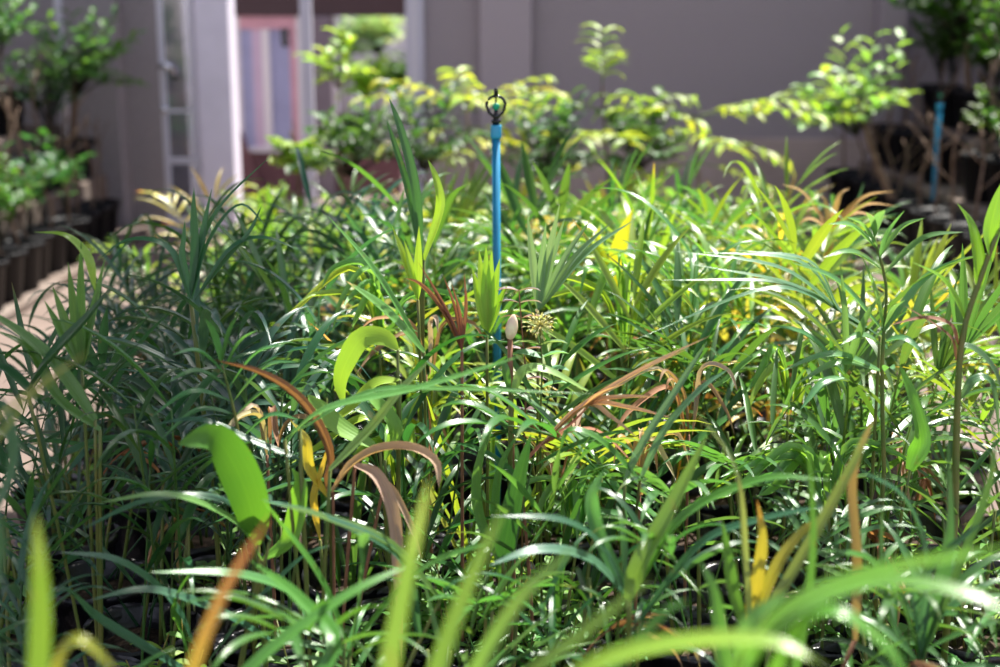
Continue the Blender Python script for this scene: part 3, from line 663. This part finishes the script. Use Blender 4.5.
hblade(t,[(385,460),(395,430),(372,400),(352,396)],2.2,18,(.16,.36,.07),mat_='broad',prof='oval',pleat=0,name='broad_leaf')
# brown dead frond in the middle
t=hero('withered_palm','palm seedling with large curling brown dead frond, left of centre','palm',at(328,560,2.1).x,2.12)
BR=(.23,.12,.075); BT=(.48,.34,.24)
hblade(t,[(330,500),(325,450),(300,405),(262,376),(214,360)],(2.1,1.95),13,BR,'dry','dead_blade',pleat=0,fold=.7,prof='lance',lab='brown withered blade')
hblade(t,[(333,492),(352,468),(378,452),(412,450),(436,464),(439,488)],(2.1,2.0),15,BT,'dry','dead_blade',pleat=0,fold=.4,prof='strap',lab='tan curled blade')
hblade(t,[(355,466),(378,480),(394,520),(399,590),(402,660)],(2.05,1.95),16,(.44,.30,.23),'dry','dead_blade',pleat=0,fold=.4,prof='strap',lab='tan hanging blade')
hblade(t,[(385,480),(398,500),(412,530),(422,560)],(2.05,2.0),8,BT,'dry','dead_blade',pleat=0,fold=.4)
hblade(t,[(330,500),(310,470),(306,440),(290,420)],2.1,12,(.5,.45,.06),prof='lance')
hblade(t,[(320,540),(314,500),(322,470),(330,440)],2.1,9,(.55,.42,.06),prof='lance')
# crossing long blades
t=hero('strap_leaf_plant','plant with long green blade crossing the centre nearly level','plant',at(300,470,1.95).x,2.0)
hblade(t,[(285,440),(330,408),(420,388),(528,354)],(2.0,1.85),13,(.15,.36,.10))
hblade(t,[(300,430),(370,392),(450,389),(594,394)],(2.0,1.9),8,(.12,.30,.08))
hblade(t,[(330,470),(370,430),(400,392),(430,360)],2.0,14,(.22,.40,.12))
hblade(t,[(300,460),(250,440),(200,420),(150,425)],2.0,9,TL)
t=hero('strap_leaf_plant','plant with broad dark spear blade standing upright, centre','plant',at(500,600,2.15).x,2.2)
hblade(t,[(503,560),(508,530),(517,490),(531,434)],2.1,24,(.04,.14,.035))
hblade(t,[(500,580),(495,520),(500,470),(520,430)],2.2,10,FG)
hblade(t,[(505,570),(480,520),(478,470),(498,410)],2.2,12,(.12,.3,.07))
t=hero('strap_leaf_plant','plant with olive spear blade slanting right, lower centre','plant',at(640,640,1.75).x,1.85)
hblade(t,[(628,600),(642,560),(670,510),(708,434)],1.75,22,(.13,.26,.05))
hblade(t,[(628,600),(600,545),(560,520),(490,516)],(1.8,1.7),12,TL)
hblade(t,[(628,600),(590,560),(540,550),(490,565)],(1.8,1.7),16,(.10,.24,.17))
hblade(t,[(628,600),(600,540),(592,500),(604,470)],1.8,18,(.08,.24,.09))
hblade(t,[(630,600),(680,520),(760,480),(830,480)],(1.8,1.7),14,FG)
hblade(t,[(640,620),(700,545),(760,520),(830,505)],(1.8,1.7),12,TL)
# upright lime pleated fan, in focus
def fanhero(name,label,cat,bx,by,base,tips,Y,wp,c,stalk=True,mat_='leaf',part='leaf_segment',prof='lance',bend=.0,Yt=None,**k):
    t=hero(name,label,cat,bx,by) if not isinstance(name,bpy.types.Object) else name
    for i,(tx,ty) in enumerate(tips):
        mx_=(base[0]+tx)/2+bend*(ty-base[1])*.15; my=(base[1]+ty)/2-abs(tx-base[0])*.12
        hblade(t,[base,(mx_,my),(tx,ty)],(Y,Yt or Y),wp,c,mat_,part,prof=prof,root=(i==0),n=12,**k)
    return t
fanhero('fan_palm_seedling','upright lime pleated fan leaf in sharp focus below the sprinkler','palm',at(487,360,2.35).x,2.4,(487,335),[(472,268),(479,250),(486,246),(492,250),(500,258),(507,285)],2.35,12,(.26,.48,.05))
fanhero('fan_palm_seedling','pale blue-green fan leaf fanning right of the sprinkler pipe','palm',at(540,330,2.45).x,2.5,(538,312),[(527,212),(546,222),(560,203),(565,218),(592,218),(612,222),(634,220)],2.45,9,(.20,.36,.20))
t=fanhero('palm_seedling','seedling with long blades pointing up left, left of centre','palm',at(425,400,2.4).x,2.45,(424,352),[(327,215),(346,281)],2.4,8,(.14,.36,.08))
fanhero(t,'','',0,0,(418,300),[(392,226),(419,226),(404,240)],2.4,9,(.30,.50,.05))
hblade(t,[(424,352),(400,325),(372,300),(346,281)],2.35,11,(.14,.34,.08),tip=(.7,.35,.08),tipat=.9)
t=hero('strap_leaf_plant','plant with two tall dark spear blades standing above the bed left of sprinkler','plant',at(415,260,2.7).x,2.75)
hblade(t,[(420,260),(415,190),(402,135),(389,98)],2.7,11,(.05,.16,.05)); hblade(t,[(422,260),(408,190),(396,150),(386,118)],2.7,8,(.05,.16,.05))
hblade(t,[(424,260),(440,210),(436,180),(428,160)],2.7,10,(.30,.50,.05))
# brown sticks
t=hero('withered_palm','clump of stiff reddish brown dead blades below the sprinkler','palm',at(460,380,2.3).x,2.32)
for tip_ in ((418,262),(430,285),(443,275),(451,282),(464,272),(436,300)): hblade(t,[(462,352),((462+tip_[0])/2+3,(352+tip_[1])/2),tip_],2.3,5,(.30,.13,.09),'dry','dead_blade',pleat=0,fold=.6,prof='lance',root=False)
hblade(t,[(462,352),(440,310),(420,286),(405,278)],2.3,7,(.34,.17,.10),'dry','dead_blade',pleat=0,fold=.6,prof='lance')
# cream bud
t=hero('budding_plant','plant with one cream and pink bud below the sprinkler pipe','plant',at(508,380,2.3).x,2.28)
p=at(510,338,2.28); mb=MB(); lathe(mb,[(0,-.004),(.006,0),(.010,.010),(.0105,.020),(.008,.032),(.003,.041),(0,.043)],12)
bud=mb.build('bud',flat('cream_bud',(.86,.78,.52),.5,.4,60,.2,(.80,.50,.40)),t,loc=W(t,p),rot=(.1,.15,0))
mb=MB(); tube(mb,catmull([V((0,0,.28)),V((.01,0,.45)),W(t,p)],8),.003,.0045,6); mb.build('stem',M['dry_stalk'],t)
hblade(t,[(512,395),(525,372),(550,372),(598,397)],2.25,15,(.25,.44,.14),prof='lance',pleat=0,lab='pale grey-green leaf')
hblade(t,[(510,395),(505,370),(500,365),(490,380)],2.25,10,FG,prof='lance')
# pinkish tan dead frond centre right
t=hero('withered_palm','palm seedling with pinkish tan dead frond spread right of centre','palm',at(540,480,2.25).x,2.3)
for tp in ((712,335),(690,348),(660,397),(676,419),(640,440),(625,384)): hblade(t,[(540,446),(585,407),((585+tp[0])/2,(400+tp[1])/2),tp],(2.2,2.1),8,(.62,.42,.30),'dry','dead_blade',pleat=0,fold=.5,prof='lance',root=False)
hblade(t,[(520,470),(540,446),(570,425),(590,405)],2.2,5,(.35,.15,.12),'dry','dead_blade',pleat=0)
hblade(t,[(540,446),(570,432),(600,432),(640,470)],2.2,5,(.45,.2,.12),'dry','dead_blade',pleat=0,root=False)
t=hero('strap_leaf_plant','blue-green twin blades slanting beside the tan dead frond','plant',at(620,520,2.05).x,2.1)
hblade(t,[(625,480),(645,440),(680,385),(708,340)],2.05,10,(.13,.28,.17)); hblade(t,[(640,480),(665,430),(700,390),(730,368)],2.05,9,(.13,.28,.16))
hblade(t,[(640,480),(600,440),(570,430),(560,450)],2.05,9,FG)
# silvery fan pointing left on the right side
t=hero('fan_palm_seedling','fan leaf with silvery ribbed blades pointing left, right of centre','palm',at(880,380,2.3).x,2.3)
for tp,m_ in (((674,251),(780,268)),((690,264),(785,283)),((660,280),(780,283)),((700,252),(800,262)),((735,250),(810,262))): hblade(t,[(879,336),(840,312),m_,tp],(2.3,2.2),10,(.17,.32,.20),root=False,prof='lance')
hblade(t,[(880,336),(820,300),(760,290),(635,340)],(2.3,2.2),8,(.10,.24,.12),prof='lance')
t=hero('palm_seedling','pinnate palm with raised fresh green frond near the right edge','palm',at(882,420,2.25).x,2.22)
mb=MB(); rp=[W(t,at(*q,2.25)) for q in ((884,470),(882,380),(884,330),(886,285),(874,236))]; tube(mb,[V((0,0,.28))]+catmull(rp,12),.004,.002,6); mb.build('stem',M['stem'],t)
for a,tp in (((874,236),(885,210)),((874,238),(866,212)),((877,250),(828,224)),((877,248),(846,217)),((879,262),(905,210)),((880,258),(925,218)),((884,275),(964,232)),((882,270),(822,258)),((884,333),(790,262)),((884,333),(861,254)),((884,333),(966,256)),((884,333),(905,300)),((882,345),(840,345)),((882,372),(795,385)),((884,372),(895,372)),((845,375),(770,325)),((845,375),(840,262)),((845,375),(885,290)),((845,378),(800,410)),((884,342),(925,355)),((884,372),(780,372))):
    hblade(t,[a,((a[0]+tp[0])/2,(a[1]+tp[1])/2-abs(a[0]-tp[0])*.13-3),tp],(2.25,2.2),11,jit((.14,.32,.13),.15,hr),prof='lance',root=False,name='leaflet',pleat=0,fold=.3,n=10)
hblade(t,[(910,470),(921,440),(912,400),(899,364)],2.2,21,(.12,.36,.05))
# tall stalk on the right edge
t=hero('broad_leaf_palm','tall stalk with spotted plicate leaves at the far right edge','palm',at(958,480,2.15).x,2.15)
mb=MB(); rp=[W(t,at(*q,2.15)) for q in ((955,520),(957,420),(962,340),(978,285),(1000,225))]; tube(mb,[V((0,0,.28))]+catmull(rp,12),.006,.004,8); mb.build('stem',M['stem'],t)
BL=(.20,.42,.04)
hblade(t,[(979,290),(978,262),(970,225),(957,203)],2.15,17,BL,root=False,prof='lance'); hblade(t,[(992,262),(990,235),(996,205),(1003,180)],2.15,16,BL,root=False,prof='lance')
hblade(t,[(966,322),(955,298),(940,277),(912,262)],2.15,10,BL,root=False,prof='lance')
hblade(t,[(960,345),(975,350),(995,372),(1012,420)],2.15,12,(.10,.2,.09),root=False,prof='lance')
hblade(t,[(960,400),(975,380),(992,385),(1000,440)],2.15,12,(.10,.22,.10),root=False,prof='lance')
hblade(t,[(958,345),(950,325),(925,318),(890,325)],2.15,7,BR,'dry','dead_blade',root=False,pleat=0,lab='brown withered blade')
hblade(t,[(956,360),(952,340),(935,325),(903,305)],2.15,5,BR,'dry','dead_blade',root=False,pleat=0)
# orange-gold frond on the right behind
t=hero('yellowing_palm','palm seedling with golden orange dying frond before the right-hand pots','palm',at(827,300,3.7).x,3.7)
for tp in ((801,214),(781,184),(820,197),(895,191),(897,206),(882,221),(850,188),(790,232)): hblade(t,[(826,262),(829,235),((829+tp[0])/2,(222+tp[1])/2-8),tp],3.7,7,jit((.50,.30,.13),.2,hr),'dry','dead_blade',root=False,prof='lance',pleat=0)
hblade(t,[(826,262),(827,250),(828,240),(832,225)],3.7,6,(.8,.55,.06),prof='lance')
# single yellow leaf and uprights
t=hero('broad_leaf_plant','plant with single upright yellow leaf right of the sprinkler','plant',at(622,300,3.3).x,3.3)
hblade(t,[(620,290),(618,262),(624,235),(633,209)],3.3,19,(.62,.62,.04),mat_='broad',prof='lance',pleat=0)
hblade(t,[(620,290),(605,262),(598,240),(600,225)],3.3,10,(.5,.6,.04),prof='lance')
# left clump
t=hero('fan_palm_seedling','dark pleated fan clump at the left edge with one broad striped leaf','palm',at(80,420,2.15).x,2.15)
for tp in ((81,241),(68,262),(52,285),(105,258),(100,285),(44,300)): hblade(t,[(82,370),((82+tp[0])/2,(370+tp[1])/2),tp],2.15,11,(.10,.24,.05),root=(tp[0]==81),prof='lance')
hblade(t,[(28,392),(50,360),(85,322),(116,282)],(2.1,2.0),30,(.035,.11,.06),prof='lance',pleat=4,lab='broad dark striped leaf')
hblade(t,[(95,290),(88,258),(66,236),(34,232)],2.15,10,(.24,.44,.06),prof='lance',root=False)
hblade(t,[(95,420),(60,370),(30,340),(-20,305)],2.1,16,(.09,.22,.05))
hblade(t,[(100,430),(60,400),(30,350),(-5,330)],2.1,12,(.09,.22,.05))
# fresh pinnate frond left centre
t=hero('palm_seedling','pinnate palm frond with even arching leaflets left of the broad lime leaf','palm',at(242,470,2.1).x,2.12)
mb=MB(); rp=[W(t,at(*q,2.1)) for q in ((254,540),(243,470),(236,420),(222,365))]; tube(mb,[V((0,0,.28))]+catmull(rp,12),.004,.002,6); mb.build('stem',M['stem'],t)
for a,tp in (((222,365),(240,312)),((222,366),(205,318)),((224,372),(258,330)),((225,374),(172,355)),((229,388),(165,384)),((229,388),(285,345)),((233,402),(150,418)),((233,402),(300,362)),((236,415),(160,440)),((236,415),(308,392)),((239,430),(175,452)),((240,440),(300,420))):
    hblade(t,[a,((a[0]+tp[0])/2,(a[1]+tp[1])/2-abs(a[0]-tp[0])*.16-4),tp],(2.1,2.02),9,jit((.08,.25,.09),.12,hr),prof='lance',root=False,name='leaflet',pleat=0,fold=.3,n=10)
# tall arching dark plant behind, upper left
t=hero('palm_seedling','tall dark palm whose arching blades reach up before the doorway','palm',at(200,330,2.4).x,2.45)
for pts,wp in (([(190,300),(200,250),(222,205),(275,152)],8),([(190,300),(195,255),(194,215),(194,187)],9),([(192,300),(200,260),(205,225),(212,188)],9),([(190,300),(210,240),(240,205),(268,228)],6),([(190,300),(170,250),(130,240),(95,262)],8),([(192,300),(183,260),(184,240),(185,220)],7),([(195,300),(230,250),(262,238),(300,250)],8),([(195,300),(225,262),(250,232),(262,205)],9)):
    hblade(t,pts,2.42,wp,(.05,.17,.08),prof='lance',pleat=0,root=False)
mb=MB(); tube(mb,catmull([V((0,0,.28)),V((0,0,.5)),W(t,at(191,302,2.42))],8),.005,.004,6); mb.build('stem',M['stem'],t)
# lime shoots before the doorway
t=hero('leafy_bush','upright lime shoots in front of the doorway sill','bush',at(262,230,4.6).x,4.6)
for pts in ([(262,260),(262,225),(258,190)],[(262,260),(270,225),(268,182)],[(262,260),(280,235),(300,222)]): hblade(t,pts,4.6,9,(.2,.42,.05),prof='lance',root=False,pleat=0)
inst('foliage',BUSH[1],t,color=(.24,.44,.06))
# black pot standing at the right edge of the bed
p=at(886,350,4.2); t=empty('potted_palm',(p.x,4.2,.0)); tag(t,'single large black pot with palm seedling on right edge of the bed','potted plant')
inst('pot',pot_mesh(.09,.115,.38),t); inst('soil',PSOIL,t,(0,0,.13),scl=(.85,.85,1)); inst('stem',STEMS[0],t,(0,0,.05))
for k in range(5): inst('frond',LIB['pin'][k],t,(0,0,.33),(0,.1,k*1.25),(.7,)*3,jit(G_M,.2,hr))
# more out-of-focus plants low on the right
t=hero('strap_leaf_plant','spotted yellowing plant with stiff blades, lower right of the bed','plant',at(770,640,1.75).x,1.72)
hblade(t,[(745,640),(757,580),(762,540),(757,500)],1.7,14,(.42,.38,.05),tip=(.5,.25,.06))
hblade(t,[(745,640),(775,570),(800,535),(825,515)],1.7,14,(.34,.34,.05),tip=(.5,.25,.06))
hblade(t,[(750,640),(735,600),(728,560),(722,520)],1.7,16,(.10,.26,.05))
hblade(t,[(750,640),(800,560),(850,470),(874,418)],1.65,13,(.16,.24,.06),tip=(.35,.25,.12))
hblade(t,[(750,640),(745,560),(735,470),(695,410)],(1.7,1.6),10,(.25,.32,.12))
hblade(t,[(855,640),(856,560),(852,480),(872,425)],1.7,12,(.30,.22,.10),'dry','dead_blade',pleat=0)
t=hero('strap_leaf_plant','dark upright plant with broad blades in the lower right corner','plant',at(930,640,1.7).x,1.75)
for pts,wp,c in (([(920,660),(915,600),(940,560),(985,520)],18,TL),([(920,660),(950,590),(990,480),(992,395)],9,(.05,.12,.05)),([(920,660),(900,600),(870,560),(820,550)],14,FG),([(920,660),(925,560),(905,500),(860,470)],14,TL),([(920,660),(945,560),(948,480),(945,420)],16,(.05,.15,.06)),([(920,670),(890,620),(880,560),(882,500)],18,(.06,.17,.06))):
    hblade(t,pts,(1.75,1.65),wp,c)
# small-leaved weed with pale seed head beside the bud
t=hero('flowering_weed','slender weed with fuzzy pale green seed head right of the cream bud','weed',at(545,400,2.3).x,2.36)
mb=MB(); P=[W(t,at(x_,y_,2.3)) for x_,y_ in ((540,420),(542,370),(540,325))]; tube(mb,[V((0,0,.28))]+catmull(P,8),.0022,.0012,5); mb.build('stem',M['stem'],t)
mb=MB()
for k in range(70):
    a=k*2.4; z=1-2*(k+.5)/70; q=math.sqrt(1-z*z); c0=P[-1]; d=V((q*math.cos(a),q*math.sin(a),z*.9)); e=c0+d*hr.uniform(.012,.026)
    tube(mb,[c0,e],.0006,.0004,3,(.4,.42,.2),False); oval_leaf(mb,e,d,.007,.005,(.50,.52,.28),hr)
mb.build('seed_head',M['broad'],t)
mb=MB()
for k,(x_,y_) in enumerate(((540,345),(541,358),(542,372),(541,388),(541,400))):
    for s_ in (-1,1): oval_leaf(mb,W(t,at(x_,y_,2.3)),V((s_,-.3+.4*(k%2),.35)),.05,.022,(.16,.32,.16),hr,.4)
mb.build('weed_leaves',M['broad'],t)
t=hero('purple_weed','weed with small purple-grey leaves on a red stem behind the bud','weed',at(522,400,2.35).x,2.42)
mb=MB(); P=[W(t,at(x_,y_,2.35)) for x_,y_ in ((524,440),(526,380),(522,330),(519,290))]; tube(mb,[V((0,0,.28))]+catmull(P,10),.002,.001,5); mb.build('stem',M['dry_stalk'],t)
mb=MB()
for k,(x_,y_) in enumerate(((519,291),(520,303),(522,318),(524,350),(525,380),(525,410))):
    for s_ in (-1,1): oval_leaf(mb,W(t,at(x_,y_,2.35)),V((s_,-.2,.3)),.04,.016,(.20,.15,.17),hr,.5)
mb.build('weed_leaves',M['broad'],t)
# tangled pinkish dead blades and lime blades through the middle of the bed
def tangle(label,bx,by,px0,py0,n,cols,wp,r,dead,spread=95,rise=70):
    t=hero('withered_palm' if dead else 'strap_leaf_plant',label,'palm' if dead else 'plant',bx,by)
    for k in range(n):
        a=r.uniform(-1,1); tx=px0+a*spread; ty=py0-rise*r.uniform(.1,1)*(1-.4*abs(a)); Y=by-r.uniform(.02,.12)
        kw=dict(prof='lance',pleat=0,fold=r.uniform(.3,.6))
        hblade(t,[(px0+a*6,py0+15),(px0+a*spread*.35,py0-rise*r.uniform(.35,.75)),(tx,ty),(tx+a*28,ty+r.uniform(5,38))],(by,Y),wp*r.uniform(.8,1.25),jit(r.choice(cols),.15,r),'dry' if dead else 'leaf','dead_blade' if dead else 'leaf_blade',root=(k==0),**kw)
DC=((.56,.40,.28),(.34,.21,.13),(.55,.45,.34))
tangle('pinkish dead blades in a tangle under the silvery fan leaf',at(690,440,2.5).x,2.5,690,420,6,DC,7,hr,True)
tangle('tan dead blades drooping among lime leaves, right of the dead frond',at(640,500,2.35).x,2.4,640,480,6,DC,7,hr,True,80,60)
tangle('light brown dead blades at the left of the crossing green blade',at(270,470,2.3).x,2.3,270,440,4,DC,8,hr,True,70,50)
tangle('cream and brown dead blades behind the brown stick clump',at(430,380,2.7).x,2.7,430,360,5,DC,7,hr,True,80,60)
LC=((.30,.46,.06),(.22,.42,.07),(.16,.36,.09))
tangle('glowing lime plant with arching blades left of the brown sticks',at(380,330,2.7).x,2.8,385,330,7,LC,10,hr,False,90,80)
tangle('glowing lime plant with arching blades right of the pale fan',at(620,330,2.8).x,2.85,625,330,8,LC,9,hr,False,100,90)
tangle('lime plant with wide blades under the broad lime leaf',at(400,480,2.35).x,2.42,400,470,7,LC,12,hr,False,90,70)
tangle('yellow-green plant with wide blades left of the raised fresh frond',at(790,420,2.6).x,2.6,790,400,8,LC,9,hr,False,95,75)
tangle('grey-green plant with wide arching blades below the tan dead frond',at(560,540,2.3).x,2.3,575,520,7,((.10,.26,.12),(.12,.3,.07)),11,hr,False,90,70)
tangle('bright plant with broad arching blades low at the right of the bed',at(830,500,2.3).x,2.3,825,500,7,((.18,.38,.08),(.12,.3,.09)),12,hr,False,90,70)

# look-alikes in one part of the bed or stand are told apart by their order from the camera backwards
same={}
for o in sc.objects:
    if 'category' in o: same.setdefault(o['label'],[]).append(o)
ORD=('foremost','second back','third back','fourth back','fifth back','sixth back','seventh back','eighth back','ninth back')
for lab,os_ in same.items():
    if len(os_)>1:
        for k,o in enumerate(sorted(os_,key=lambda q:q.location.y)): o['label']=lab+', '+ORD[min(k,8)]
